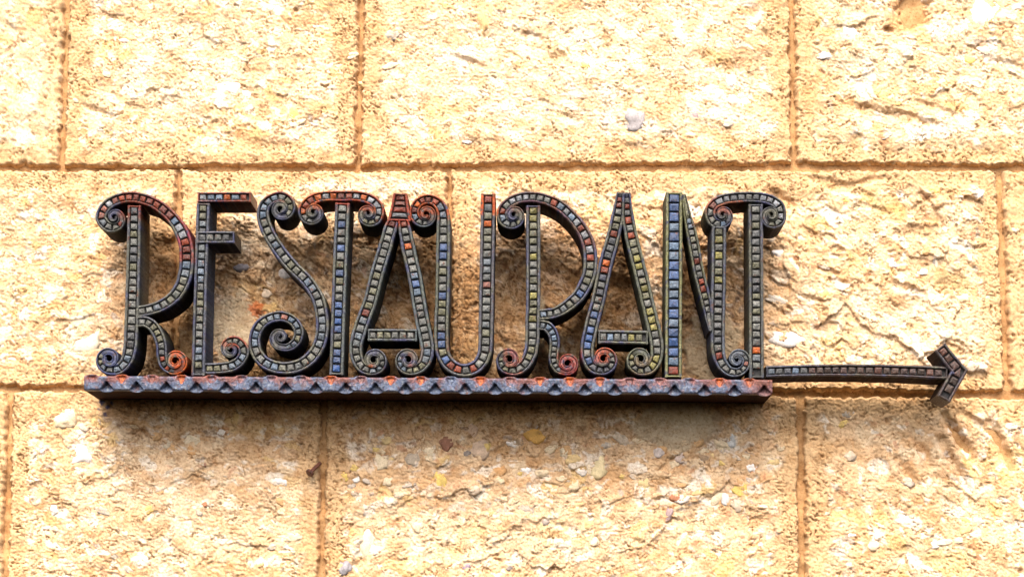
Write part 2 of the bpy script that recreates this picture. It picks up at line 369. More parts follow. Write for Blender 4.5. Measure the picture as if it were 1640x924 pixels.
PEBS = [(1015,195,19,21,(.24,.25,.29),.5,0),(1113,186,10,7,MV,.6,0),(775,28,16,30,(.60,.38,.16),.3,.1),(1362,57,14,15,WH,.4,.3),(1555,97,12,11,YE,.4,0),(1575,25,27,30,WH,.3,0),
 (372,140,17,14,WH,.4,.3),(395,152,9,9,WH,.4,0),(475,185,13,20,YE,.3,-.4),(1170,130,10,12,WH,.4,0),(1185,158,20,22,(.72,.68,.58),.25,0),(1150,155,16,13,(.72,.66,.55),.25,0),(253,67,11,7,WH,.5,.1),
 (130,728,20,20,WH,.4,0),(148,712,13,13,CR,.4,0),(105,672,20,15,CR,.4,0),(49,678,6,8,RD,.5,.2),(66,688,7,4,RD,.4,0),(214,828,13,9,OR,.6,0),(44,800,8,14,(.55,.56,.58),.3,0),(86,816,9,9,WH,.5,0),
 (705,770,11,18,YE,.5,-.2),(858,698,18,13,(.58,.30,.05),.5,-.1),(829,706,13,17,BR,.5,0),(715,711,11,12,(.20,.06,.04),.5,0),(748,727,6,5,(.16,.15,.15),.6,0),(798,756,17,9,OR,.4,-.3),(842,862-110,9,8,WH,.4,0),
 (660,738,13,12,(.33,.28,.22),.4,0),(1173,706,7,12,(.52,.54,.54),.6,.1),(1203,750,9,9,WH,.6,0),(1186,784,17,14,YE,.35,0),(1162,800,7,10,(.6,.62,.62),.5,0),(1133,776,8,8,WH,.4,0),(1084,798,12,7,RD,.5,.1),
 (1072,823,6,11,MV,.5,.3),(1150,797,14,16,CR,.4,.2),(748,908,7,6,(.14,.12,.22),.6,0),(816,908,6,6,(.16,.15,.16),.6,0),(553,908,11,12,(.22,.24,.30),.4,0),(874,836,6,5,(.30,.27,.26),.8,0),
 (1510,868,15,5,CR,.8,-.05),(1512-14,872,7,7,WH,.8,0),(1538,865,12,5,CR,.8,-.05),(1398,875,9,9,CR,.7,0),(1364,857,6,3,WH,.8,0),(590,868,17,26,(.68,.60,.44),.6,.1),(670,844,10,10,CR,.7,0),
 (387,428,12,8,BL,.5,-.2),(1262,542,34,17,WH,.3,.05),(1285,548,3,8,(.12,.06,.04),.7,-.4),(1323,547,9,4,OR,.4,.1),(140,545,26,28,(.70,.64,.52),.3,.2),(328,807,4,4,RD,.6,0),(306,722,8,10,OR,.5,-.6),(328,744,4,4,(.22,.10,.07),.6,0),
 (340,100,5,4,WH,.5,0),(1417,95,36,22,(.70,.67,.60),.25,0),(1320,90,13,7,WH,.4,.1),(1128,735,12,6,BR,.4,.5),(940,752,16,15,CR,.4,0),(960,748,16,20,(.62,.52,.30),.4,.1),(1020,762,12,10,CR,.4,0),
 (690,612+110,14,12,CR,.4,0),(610,742,12,14,CR,.4,0),(620,770,8,8,CR,.5,0),(553,762,9,7,YE,.5,0),(570,768,7,7,WH,.5,0),(1055,726,9,9,(.5,.44,.42),.5,0),(1090,672+60,8,12,(.5,.4,.36),.5,.5),(1032,775,12,12,(.6,.46,.22),.4,0),
 (756,690,9,12,(.50,.34,.24),.5,0),(770,720,20,16,(.50,.36,.26),.4,0),(905,722,10,9,CR,.4,0),(952,868,8,8,CR,.5,0),(470,860,14,8,CR,.4,0),(180,775-20,16,10,CR,.4,0),(270,712,15,8,(.5,.42,.3),.4,0),(310,705,14,10,CR,.4,0),
 (250,730,12,8,(.32,.24,.16),.4,0),(450,770,12,12,WH,.3,0),(600,880,10,10,WH,.4,0),(1245,600-70,9,5,OR,.5,.2),(1345,615-60,5,4,OR,.5,0),(1247,425,7,6,(.52,.24,.14),.5,0),(1480,435,10,7,WH,.4,0),(1430,420,16,9,WH,.35,.2),(1250,405,14,8,WH,.35,0),
 (1250,500-20,24,8,(.6,.54,.46),.35,.1),(455,440,10,9,WH,.5,0),(430,470,10,8,(.6,.5,.4),.5,0),(490,475,12,9,(.55,.42,.30),.5,0),(1512,655-20+15,6,4,OR,.4,0),(1440,640-27,5,4,OR,.4,0),(1598,835,8,3,(.45,.42,.40),.7,-.2)]
for q in PEBS: pebble(q[0], q[1], q[2], q[3], q[4], q[5], q[6])
for i in range(170):
    r = rnd.random()
    if r < .42: x, y = rnd.uniform(540, 1260), 700 + abs(rnd.gauss(0, 80))
    elif r < .6: x, y = rnd.uniform(40, 490), rnd.uniform(680, 915)
    elif r < .8: x, y = rnd.uniform(1300, 1640), rnd.uniform(300, 900)
    else: x, y = rnd.uniform(120, 1640), rnd.uniform(10, 235)
    if y > 918 or 590 < y < 655: continue
    c = rnd.choice([WH, CR, CR, CR, (.62,.45,.2), OR, (.58,.42,.26), (.56,.48,.40), YE, GY])
    c = tuple(a*.75+b*.25 for a, b in zip(c, (.53, .37, .19)))
    s_ = rnd.uniform(4.5, 10)
    pebble(x, y, s_*rnd.uniform(.9, 1.5), s_*rnd.uniform(.6, 1), c, rnd.uniform(.2, .5), rnd.uniform(-.6, .6), .25)

# ------------------------------------------------------------------ the sign
FRONT = -.112                    # front plane of the letters
BACK = -.030
sign = bpy.data.objects.new('restaurant_sign', None); C.objects.link(sign)
sign['label'] = 'dark patinated iron RESTAURANT sign with curled tiled letters, notched bar and arrow'
sign['category'] = 'sign'
rt = random.Random(11)
STEEL=(.085,.09,.10); SLATE=(.05,.055,.085); OLIVE=(.20,.195,.125); YOLV=(.30,.27,.09); GREYT=(.20,.205,.19); BLUE=(.055,.13,.36); SKYB=(.16,.24,.36)
SILV=(.36,.38,.42); DRED=(.19,.035,.018); RED=(.30,.055,.02); ORG=(.58,.135,.02); VIOL=(.08,.06,.13); BRN=(.085,.05,.035); PINK=(.30,.12,.09)
TZ = [ (204,226,329,600,[GREYT,OLIVE,STEEL,GREYT,GREYT]), (842,866,328,600,[OLIVE,YOLV,GREYT,OLIVE,GREYT]), (1200,1224,326,545,[GREYT,OLIVE,STEEL,GREYT]), (1138,1165,450,560,[GREYT,STEEL,OLIVE]), (590,634,366,560,[GREYT,OLIVE,GREYT]), (700,720,345,380,[GREYT,STEEL]),
 # x0,x1,y0,y1, tile colours
 (150,192,300,345,[SILV,GREYT,PINK]), (192,276,300,360,[DRED,DRED,RED]), (276,305,350,384,[SILV,SKYB,GREYT]), (276,305,384,412,[RED,DRED]), (250,310,560,605,[STEEL,RED]),
 (312,405,300,326,[SKYB,ORG,SILV,RED]), (480,506,300,340,[RED,ORG]), (506,612,300,330,[DRED,RED,SILV,SILV,ORG]), (590,615,325,350,[SILV,GREYT]),
 (618,660,336,346,[SILV]), (616,660,300,364,[RED,DRED]), (640,656,364,398,[ORG,GREYT]), (663,702,305,345,[RED,ORG,DRED]), (776,790,300,330,[DRED,SILV]), (775,790,352,362,[ORG]), (775,790,444,466,[PINK]),
 (715,770,575,600,[ORG,RED,GREYT]), (800,850,305,345,[SILV,SILV,GREYT,RED]), (850,950,305,425,[SILV,SILV,SKYB,RED,DRED,GREYT]),
 (985,1012,345,405,[RED,GREYT,OLIVE]), (950,996,370,455,[ORG,RED,STEEL,SLATE,STEEL]), (984,1012,300,345,[STEEL,GREYT,DRED]), (925,975,455,600,[SLATE,STEEL,BLUE,GREYT]),
 (1066,1094,590,612,[DRED]), (1066,1094,300,352,[SKYB,BLUE,GREYT]), (1066,1094,352,470,[BLUE,BLUE,SKYB]), (1066,1094,470,590,[BLUE,SKYB]), (1120,1132,450,470,[RED]),
 (1140,1175,305,330,[RED,SILV,PINK]), (1175,1262,305,350,[SILV,GREYT,SILV,STEEL]), (1205,1220,548,562,[ORG]), (1240,1300,580,605,[SLATE,SKYB,STEEL]), (1300,1560,540,660,[BRN,BRN,(.11,.06,.05),(.10,.055,.04),(.13,.05,.032)]),
 (530,560,330,420,[SKYB,BLUE,GREYT]), (530,560,420,560,[GREYT,BLUE,OLIVE]), (528,560,560,603,[BLUE]), (640,690,380,470,[GREYT,BLUE,SKYB,GREYT]), (690,720,380,600,[GREYT,GREYT,OLIVE,BLUE]), (840,862,380,520,[YOLV,OLIVE,GREYT]),
 (1000,1058,400,600,[OLIVE,YOLV,GREYT]), (1138,1165,360,450,[OLIVE,YOLV,GREYT]), (320,400,360,392,[STEEL,GREYT])]
def tile_col(x, y):
    for (a, b, c, d, L_) in TZ:
        if a <= x <= b and c <= y <= d: col = rt.choice(L_); break
    else:
        a1, a2 = float(fbm(np.array([x/38.]), np.array([y/38.]), 601, 2)[0]), float(fbm(np.array([x/30.]), np.array([y/45.]), 605, 2)[0])
        col = np.array(GREYT)*.8+np.array(STEEL)*.2
        if a1 > 0: col = col*(1-min(1, a1*2))+np.array(OLIVE)*min(1, a1*2)
        if a2 > .1: col = col*(1-min(.8, (a2-.1)*2.4))+np.array(SKYB)*min(.8, (a2-.1)*2.4)
        if rt.random() < .035: col = np.array(rt.choice([PINK, DRED]))
    if col is not None and rt.random() < .75: col = np.array(col)*.75+np.array(GREYT)*.25 if sum(col) > 0 and col[0] < col[2]*1.3 else np.array(col)
    k = rt.uniform(.68, 1.3)*.33; c = np.array(col); c = c*1.12-c.mean()*.12; return np.clip(c, .004, 1)*k*1.12
FZ = [ # rust / paint zones on the frames: x0,x1,y0,y1,colour,amount
 (192,290,300,356,DRED,.85),(285,312,340,420,(.34,.03,.02),.6),(275,305,555,606,ORG,.85),(312,408,302,326,(.28,.06,.03),.7),(358,396,536,556,(.34,.08,.04),.8),(425,470,302,322,DRED,.8),(478,535,300,335,ORG,.6),
 (535,618,300,340,(.36,.07,.02),.7),(612,662,300,362,RED,.9),(656,722,302,350,(.34,.08,.03),.85),(764,798,300,344,ORG,.9),(800,900,300,340,(.16,.05,.035),.5),(870,960,315,400,(.16,.05,.03),.5),(590,600,585,592,ORG,.7),(655,680,556,590,RED,.6),
 (700,722,538,562,DRED,.8),(808,836,556,600,(.32,.08,.04),.6),(895,932,560,606,(.34,.07,.05),.8),(952,985,555,580,(.42,.10,.05),.8),(1012,1052,572,600,(.25,.07,.05),.7),(1128,1192,318,342,(.40,.12,.06),.6),
 (312,345,322,600,(.11,.12,.16),.6),(535,566,330,600,(.15,.17,.16),.7),(1066,1100,300,606,(.26,.26,.13),.8),(845,870,340,600,(.13,.13,.12),.5),(695,720,360,560,(.14,.15,.11),.7),(766,795,345,560,(.13,.125,.14),.7),(575,625,360,560,(.12,.14,.13),.6),
 (1000,1060,360,600,(.16,.17,.11),.7),(660,690,360,600,(.14,.17,.16),.7),(1095,1130,330,490,(.17,.17,.10),.7),(150,190,550,606,(.08,.10,.22),.8),(1150,1205,545,606,(.14,.17,.22),.7),(1225,1560,540,660,(.055,.035,.03),.85),(1215,1300,582,606,(.08,.09,.13),.7),
 (160,245,350,560,(.12,.125,.11),.6),(1195,1225,380,600,(.12,.12,.09),.6),(1138,1166,360,560,(.10,.11,.12),.6)]
def frame_col(px, py):
    px = np.asarray(px, float); py = np.asarray(py, float)
    n = fbm(px/9, py/9, 301, 3); n2 = fbm(px/22, py/22, 305, 3); n3 = fbm(px/4, py/4, 309, 2)
    col = np.empty(px.shape+(3,)); col[:] = (.085, .088, .10)
    def bl(c, m):
        nonlocal col
        col = col*(1-m[..., None])+np.array(c)*m[..., None]
    bl((.07, .075, .16), sstep(.0, .5, n2)*.7); bl((.17, .165, .11), sstep(.0, .5, -n2)*.6)
    for (a, b, c, d, k, amt) in FZ:
        m = sstep(a-4, a+3, px+4*n)*sstep(b+4, b-3, px+4*n)*sstep(c-4, c+3, py+4*n)*sstep(d+4, d-3, py+4*n)
        bl(k, m*amt*sstep(-.75, -.1, n+n3*.5))
    bl((.26, .26, .25), sstep(.3, .7, n3)*.35)
    col = np.clip(col*1.35-col.mean(-1, keepdims=True)*.35, .004, 1)
    return .48*col*(1+.35*n3)[..., None]

def side_col(q):
    x, y = q[:, 0], q[:, 1]; c = np.zeros((len(x), 3))
    for (a, b, e, f, k) in ((217, 232, 345, 490, (.17, .12, .06)), (715, 732, 340, 500, (.13, .09, .045)), (326, 342, 330, 590, (.035, .042, .06)), (398, 410, 300, 330, (.08, .012, .008)),
                            (556, 566, 330, 600, (.02, .02, .04)), (1120, 1142, 360, 560, (.006, .007, .02)), (1192, 1202, 330, 600, (.03, .016, .008)), (1225, 1560, 560, 660, (.022, .008, .005))):
        c[(x > a) & (x < b) & (y > e) & (y < f)] = k
    return c

def catmull(pts, ws, step=1.6, corner=False):
    p = np.array(pts, float); w_ = np.array(ws, float)
    if corner or len(p) == 2:
        out = []; wo = []
        for i in range(len(p)-1):
            n = max(2, int(np.hypot(*(p[i+1]-p[i]))/step)); t = np.linspace(0, 1, n, endpoint=(i == len(p)-2))
            out.append(p[i]+(p[i+1]-p[i])*t[:, None]); wo.append(w_[i]+(w_[i+1]-w_[i])*t)
        return np.vstack(out), np.concatenate(wo)
    e0 = 2*p[0]-p[1]; e1 = 2*p[-1]-p[-2]
    q = np.vstack([e0, p, e1]); out = []; wo = []
    for i in range(1, len(q)-2):
        a, b, c, d = q[i-1], q[i], q[i+1], q[i+2]
        t0 = 0; t1 = max(1e-3, np.hypot(*(b-a)))**.5; t2 = t1+max(1e-3, np.hypot(*(c-b)))**.5; t3 = t2+max(1e-3, np.hypot(*(d-c)))**.5
        n = max(2, int(np.hypot(*(c-b))/step)); last = i == len(q)-3
        t = (t1+(t2-t1)*np.linspace(0, 1, n, endpoint=last))[:, None]
        A1 = (t1-t)/(t1-t0)*a+(t-t0)/(t1-t0)*b; A2 = (t2-t)/(t2-t1)*b+(t-t1)/(t2-t1)*c; A3 = (t3-t)/(t3-t2)*c+(t-t2)/(t3-t2)*d
        B1 = (t2-t)/(t2-t0)*A1+(t-t0)/(t2-t0)*A2; B2 = (t3-t)/(t3-t1)*A2+(t-t1)/(t3-t1)*A3
        out.append((t2-t)/(t2-t1)*B1+(t-t1)/(t2-t1)*B2)
        wo.append(w_[i-1]+(w_[i]-w_[i-1])*np.linspace(0, 1, n, endpoint=last))
    return np.vstack(out), np.concatenate(wo)

def scroll(cx, cy, a0, r0, d, w0, fac=.78, turns=1.55):
    """points and widths of a tightening curl: starts at angle a0 (degrees, 90 = below), turns d (+1 clockwise)"""
    P_, W_ = [], []
    n = int(turns*12)
    for k in range(1, n+1):
        q = k/3.0; r = r0*fac**q; a = R(a0+d*30*k)
        P_.append((cx+r*math.cos(a), cy+r*math.sin(a))); W_.append(min(w0, max(r*.98, 2.4)))
    return P_, W_

class Letter:
    def __init__(s): s.v = []; s.f = []; s.c = []; s.tiles = []; s.n = 0
    def stroke(s, pts, w, end=None, pitch=12.6, tiles=True, depth=0.0, corner=False, start=None, back=None, capin=3.0, tile_from=0.0, tile_to=0.0, rimk=1.0):
        """pts = picture points, w = width (number or list), end/start = scroll tuples"""
        pts = list(pts); ws = list(w) if hasattr(w, '__len__') else [w]*len(pts)
        if end: e = scroll(*end); pts += e[0]; ws += e[1]
        if start: e = scroll(*start); pts = e[0][::-1]+pts; ws = e[1][::-1]+ws
        p, ww = catmull(pts, ws, 1.6, corner)
        keep = np.concatenate([[True], np.hypot(*(np.diff(p, axis=0).T)) > 1e-3]); p, ww = p[keep], ww[keep]
        seg = np.hypot(*(np.diff(p, axis=0).T)); L_ = np.concatenate([[0], np.cumsum(seg)])
        t = np.gradient(p, axis=0); 
        if corner:
            d1 = np.diff(p, axis=0); d1 /= np.hypot(*d1.T)[:, None]
            t = np.vstack([d1[:1], (d1[:-1]+d1[1:])/2, d1[-1:]])
            ln = np.hypot(*t.T); t /= ln[:, None]; mit = 1/np.clip(ln, .6, 1)
        else:
            t /= np.hypot(*t.T)[:, None]; mit = np.ones(len(p))
        nrm = np.stack([-t[:, 1], t[:, 0]], -1)*mit[:, None]
        wob = .35*fbm(p[:, 0]/14+3, p[:, 1]/14, 401, 2)
        H = ww/2*(1+.035*sstep(13, 18, ww)) + wob*np.clip(ww/20, 0, 1)
        rim = np.minimum(4.9*rimk, ww*.225); small = sstep(15, 12, ww); fl = .0052*(1-.55*small)
        lift = np.clip((14-ww)/14, 0, 1)*.0055       # curls stand proud at their eye
        Y0 = FRONT+depth
        bk = BACK if back is None else back
        prof = [(-1, 0, None), (-1, 0, .0030), (-1, .35, .0010), (-1, .9, .0001), (-1, 'm', -.0003), (-1, 'r', .0008), (-1, 'R', 'f'), (-1, 'c', 'm'), (1, 'c', 'm'), (1, 'R', 'f'), (1, 'r', .0008), (1, 'm', -.0003), (1, .9, .0001), (1, .35, .0010), (1, 0, .0030), (1, 0, None)]
        cols = []; vs = []
        for sgn, k, d in prof:
            ins = np.zeros(len(p)) if k == 0 else (rim*.6 if k == 'm' else rim*.92 if k == 'r' else rim*1.12 if k == 'R' else rim*1.12+ww*.07 if k == 'c' else rim*k*.4 if not isinstance(k, str) else 0)
            off = sgn*(H-ins)
            q = p + nrm*off[:, None]
            P3 = unproj(q[:, 0], q[:, 1], Y0)
            dd = np.full(len(p), (bk-Y0)) if d is None else (fl if d == 'f' else (fl*(1-small)+.0009*small) if d == 'm' else d*np.clip(ww/16, .3, 1)) - lift*(1 if d is not None else 0)
            P3 = P3.copy(); P3[:, 1] = Y0 + dd
            vs.append(P3)
            c = frame_col(q[:, 0], q[:, 1])
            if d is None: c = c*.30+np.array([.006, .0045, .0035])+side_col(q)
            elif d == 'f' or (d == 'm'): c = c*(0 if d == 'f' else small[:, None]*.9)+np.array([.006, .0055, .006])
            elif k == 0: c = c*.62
            cols.append(c)
        V_ = np.stack(vs, 1); K = len(prof); n = len(p); base = s.n
        s.v.append(V_.reshape(-1, 3)); s.c.append(np.stack(cols, 1).reshape(-1, 3)); s.n += n*K
        for i in range(n-1):
            for j in range(K):
                a, b = base+i*K+j, base+i*K+(j+1) % K
                s.f.append((a, b, b+K, a+K))
        # end walls that close the channel
        for (i, sg) in ((0, 1), (n-1, -1)):
            s.f.append(tuple(base+i*K+j for j in (range(K) if sg < 0 else range(K-1, -1, -1))))
            if ww[i] > 8 and capin:
                a = p[i]; tt = t[i]*sg; nn = nrm[i]
                hw = H[i]
                pr = [(0, .0030, .03), (.4, .0008, .05), (1.3, -.0002, .10), (capin*.75, -.0001, .12), (capin, .0010, .12), (capin*1.1, .0052, .12)]
                b0 = s.n; vv = []
                for (e_, d_, _) in pr:
                    for sg2 in (-1, 1):
                        qq = a + tt*e_ + nn*(hw-.7)*sg2
                        x = unproj(qq[0], qq[1], Y0); vv.append((x[0], Y0+d_, x[2]))
                s.v.append(np.array(vv)); s.n += len(vv)
                cc = frame_col([a[0]]*len(vv), [a[1]]*len(vv)); s.c.append(cc)
                for k in range(len(pr)-1):
                    q4 = (b0+2*k, b0+2*k+1, b0+2*k+3, b0+2*k+2)
                    s.f.append(q4 if sg > 0 else q4[::-1])
        # the little tiles of the ladder
        if tiles:
            c0 = capin if capin else 1.0
            pos = c0+.5+tile_from; Lmax = L_[-1]-(c0+.5 if not end else 0)-tile_to
            while pos < Lmax:
                wl = np.interp(pos, L_, ww)
                if wl < 13.6:
                    if pos > L_[-1]*.5: break
                    pos += 1; continue
                ln = pitch*min(1, max(.35, wl/19)) * rt.uniform(.92, 1.08)
                if pos+ln > Lmax+2: break
                gap = 2.3 if wl > 14 else 1.6
                corners = []
                for (u, sg2) in ((pos, -1), (pos, 1), (pos+ln-gap, 1), (pos+ln-gap, -1)):
                    c_ = np.array([np.interp(u, L_, p[:, 0]), np.interp(u, L_, p[:, 1])])
                    nn = np.array([np.interp(u, L_, nrm[:, 0]), np.interp(u, L_, nrm[:, 1])])
                    hw = np.interp(u, L_, H)-np.interp(u, L_, rim)*1.12-.30
                    corners.append(c_+nn*hw*sg2)
                cn = np.array(corners); ctr = cn.mean(0)
                li = np.interp(pos, L_, lift); fd = np.interp(pos, L_, fl)
                area = wl*ln
                s.tiles.append((area, cn, ctr, Y0-li, fd))
                pos += ln
    def tile_mesh(s, cn, ctr, y0, fd):
        tl = np.array([rt.uniform(-.0008, .0006) for _ in range(4)])+rt.uniform(-.0003, .0008); cn = cn+np.array([[rt.uniform(-.45, .45), rt.uniform(-.55, .55)] for _ in range(4)])
        rings = [(1.0, fd+.0006), (.97, fd*.45), (.86, fd*.20), (.45, fd*.10-.0002)]
        vs = []
        for (k, d) in rings:
            q = ctr+(cn-ctr)*k
            x = unproj(q[:, 0], q[:, 1], y0).copy(); x[:, 1] = y0+d+(tl if k < 1 else 0); vs.append(x)
        v = np.vstack(vs); f = []
        for r_ in range(3):
            for j in range(4): f.append((r_*4+j, r_*4+(j+1) % 4, r_*4+4+(j+1) % 4, r_*4+4+j))
        f.append((12, 13, 14, 15))
        return v, f
ALLT = []
def build(L_, name, label):
    v = np.vstack(L_.v); c = np.clip(np.vstack(L_.c), .004, .8)
    o = mesh_obj(name, v, L_.f, c, IRON, sign); o['label'] = label
    o.data.materials.append(RUSTY)
    for p_ in o.data.polygons:
        if len(p_.vertices) == 4 and abs(p_.normal.y) < .35 and p_.area > 0 and max(v[i][1] for i in p_.vertices) > BACK-.003: p_.material_index = 1
    bm = bmesh.new(); bm.from_mesh(o.data); bmesh.ops.recalc_face_normals(bm, faces=bm.faces); bm.to_mesh(o.data); bm.free()
    for t in L_.tiles: ALLT.append((t[0], t, L_, o))
    return o

# --- first R
l = Letter()
l.stroke([(221,499),(238,496),(254,491),(268.5,483),(281,472),(291,456),(296.5,438),(298.5,420),(297.5,394),(290.6,372),(279,353),(264,337.6),(247,325.7),(227.4,318),(210,315.5),(192.8,317.7),(176.5,324.5),(166,335),(161.5,348)],
  [18,18,19,20,21,22,23,23,23,22,20,19,18,18,18,18,18,18,18], end=(183,348.5,180,21.2,-1,17.5,.74,1.6), pitch=12.6, capin=0)
l.stroke([(214.8,329),(213.5,400),(211.4,485),(209.6,530),(208,556),(202,578),(189.5,590.5),(174.5,592)], [21,22,22.5,22.5,22,20,18,16], end=(174.5,574.5,90,17.2,1,15.5,.84,1.35), pitch=12.4)
l.stroke([(221,515),(231.7,514.8),(243,521),(252,534),(258,552),(259,571),(264,586),(278,593.5)], [18,18,18,18,17.5,17,15,13.5], end=(280.4,578,90,15.4,-1,13.5,.86,1.3), pitch=11.5, capin=0)
build(l, 'letter_r', 'first letter R with rusty red bowl and curled foot')
# --- E
l = Letter()
l.stroke([(316,315.8),(402,315.5)], [16.5,16.5], pitch=15.2)
l.stroke([(325.3,325.5),(321,450),(317,601)], [21,20.5,21.5], pitch=12.6)
l.stroke([(315,380),(375.5,380)], [19.5,19.5], pitch=12.8, depth=-.0018, back=-.031)
l.stroke([(329,590.3),(352,589.3),(371,586),(384,577.5),(390.5,564),(389.6,558)], [18,18,18,17,17,16.5], end=(370,560,0,19.5,-1,16,.76,1.5), pitch=12.5, capin=0)
build(l, 'letter_e', 'letter E with straight top and middle bars and curled foot')
# --- S
l = Letter()
e0 = scroll(449.5,334.5,270,19.8,1,17,.79,1.5)
pre = [(p, w_) for p, w_ in zip(*e0)][::-1]
pp = [(450,314.7),(436,318),(424.5,327.5),(420.7,341),(423,356),(428.5,370),(439.4,389.6),(454.5,411),(472,430.7),(488,446),(501,463),(509.8,480.5),(514,498),(516,514),(515.5,533),(509.8,554.4),(497,573),(479.5,584.7),(460,589),(441,587.5),(421.5,578.5),(409.5,561.5),(407.5,541),(415,522),(430.7,510),(450,506.3),(468,513),(478,529),(474.5,546),(461,556),(449,555.5)]
pw = [17,17,18,19,20,20,20.5,20.5,20.5,20.5,20.5,20.5,20.5,20.5,20.5,20.5,20.5,20.5,20,20,19.5,19,18.5,18,17.5,17,16.5,16,15.5,13.5,12]
l.stroke(pp, pw, start=(449.5,334.5,270,19.8,1,17,.79,1.5), end=(449,540,90,15.5,1,12,.76,1.5), pitch=13.2, capin=0)
build(l, 'letter_s', 'letter S ending in a large spiral')
# --- first T
l = Letter()
l.stroke([(485,336),(492,325),(506,317),(525,313.8),(547,313.8),(568,313.8),(585.5,316.5),(598.5,323),(606.5,333)], [16]+[17]*8, start=(501.5,340,180,17.2,-1,15.5,.80,1.6), end=(589.5,342,0,18.5,1,15.5,.77,1.6), pitch=13.2, capin=0)
l.stroke([(548.5,325),(543,460),(538.5,600)], [23,22.5,22], pitch=12.7)
build(l, 'letter_t', 'first letter T with blue and yellow stem')
# --- first A
l = Letter()
l.stroke([(641,309.5),(639.5,354)], [21,36], pitch=9.2, rimk=.9)
l.stroke([(630,353),(625,366),(615.8,398),(602.9,441.5),(593,481),(583.4,507),(574.7,532.8),(569.5,556.6),(572.5,576),(582,589.5),(598.5,593.5)], [17,21,22,22,22,22,22,21,19,17,15], end=(598.5,576.5,90,17,-1,14.5,.84,1.35), pitch=12.4, capin=0)
l.stroke([(646,353),(648,366),(654,398),(664,443),(670.5,483),(676,513),(682,541),(684.5,561),(680,579.5),(668.5,590.5),(653.8,593)], [17,20,22,22,22,22,22,21,19,17,15], end=(653.8,576,90,17,1,14.5,.84,1.35), pitch=12.4, capin=0)
l.stroke([(589,536.3),(668,536.6)], [20,20], pitch=12.2)
build(l, 'letter_a', 'first letter A with red apex')
# --- U
l = Letter()
l.stroke([(781.8,310),(781.2,360),(780,420),(779,483),(778,530),(777.5,552),(775,569),(766,584),(751,592),(734,591.5),(718.5,582),(709.5,566),(707,546),(707,513),(708.4,482),(709.4,420),(710,365),(709.5,342),(704.5,329),(695,321),(683,319)],
  [23,23,23,23,23,22.5,22,21.5,21,21,21.5,22,22.5,22.5,22.5,22.5,22,20,18,17,16], end=(682,343,270,24,-1,16,.77,1.7), pitch=12.6)
build(l, 'letter_u', 'letter U with one curled top')
# --- second R
l = Letter()
l.stroke([(864,503.5),(876,502.8),(889,500.5),(902,494),(915,484.5),(927,473),(936.5,457),(943.5,439),(945.8,421),(945,403),(941,386),(933.2,369.5),(922.5,354.5),(909.5,340.5),(894.7,328.5),(877.4,320.5),(860,316),(842.8,315.5),(826,319),(812,327.5),(804,340)],
  [17,17.5,18,19,20,21,22,22,22,21.5,21,20,19.5,19,18.5,18,17.5,17.5,17.5,17.5,17.5], end=(822.5,344.5,180,19.5,-1,17,.78,1.6), pitch=12.2, capin=0)
l.stroke([(854,329),(854,482),(853,513),(852.5,545),(849.5,565),(841,582),(828,592),(815.7,592.5)], [22.5,22.5,22.5,22.5,21.5,20,18,16], end=(815.7,575.5,90,17,1,15.5,.84,1.35), pitch=12.3)
l.stroke([(864,520),(876,522.5),(885,533),(888.5,548),(887,565),(887,579),(894,591),(907,595)], [16,17,17,16.5,16,15,13.5,12.5], end=(908.8,582,90,13.4,-1,12,.88,1.25), pitch=11, capin=0)
build(l, 'letter_r', 'second letter R with silver and red tiles on its bowl')
# --- second A
l = Letter()
l.stroke([(993.5,308.5),(989.5,345),(980.6,385),(972,415.5),(964.4,450),(957.5,483),(951.4,505),(945,532.8),(940.6,554.4),(941.5,573),(950,588.5),(966.5,592.5)], [12,20,22,22,22,22,22,22,21.5,20,18,16], end=(966.5,574.5,90,18.3,-1,15.5,.82,1.4), pitch=12.3)
l.stroke([(1004,308.5),(1005.5,345),(1011,376.6),(1016,398),(1022.8,424),(1030.4,454.5),(1037,483),(1043.4,509),(1049.9,537),(1052.5,556.6),(1050.5,576),(1041,590),(1026,593.5)], [12,19,21,21,21,21,21,21.5,21.5,21,19.5,18,16], end=(1026,575,90,18.3,1,15.5,.82,1.4), pitch=12.6)
l.stroke([(958,539),(1038,540.5)], [22,22], pitch=11.6)
build(l, 'letter_a', 'second letter A with dark left leg and olive right leg')
# --- N
l = Letter()
l.stroke([(1080,308),(1078.5,604)], [26,26.5], pitch=15.4)
l.stroke([(1095.5,312),(1101.5,346),(1108,373),(1113.5,402.6),(1120,437),(1126.5,463),(1132,487),(1135.5,510),(1137.5,530)], [6,13,17,17.5,17.5,17.5,16.5,12,5], pitch=12.2, capin=0)
l.stroke([(1151.6,362),(1151.4,420),(1150.3,482),(1149.8,545),(1151,566),(1157,583),(1168,594),(1180.6,596)], [23,23,23,22.5,21.5,19,16.5,14.5], end=(1180.6,576,90,19.8,-1,14,.76,1.7), pitch=12.3)
build(l, 'letter_n', 'letter N with bright blue tiled left stem')
# --- second T
l = Letter()
l.stroke([(1137.5,337),(1145,326),(1160,319),(1179.6,316.2),(1199,315.2),(1218.5,316.5),(1236,321),(1248.5,331)], [17.5]*8, start=(1157,344,180,20,-1,17,.75,1.6), end=(1235,344.5,0,18.6,1,16.5,.77,1.6), pitch=13, capin=0)
l.stroke([(1210.5,327),(1212,605)], [23,23], pitch=12.4)
build(l, 'letter_t', 'second letter T with curled grey bar')
# --- arrow
l = Letter()
l.stroke([(1227,594.8),(1300,592.8),(1380,592.6),(1450,594.2),(1518,597.3)], [18,18.5,19.5,20,20.5], pitch=13.6, depth=.012)
l.stroke([(1505.5,555.5),(1536.5,594),(1511.5,638.5)], [21,23,23], pitch=14.2, depth=.008, corner=True)
build(l, 'arrow', 'brown black tiled arrow pointing right')

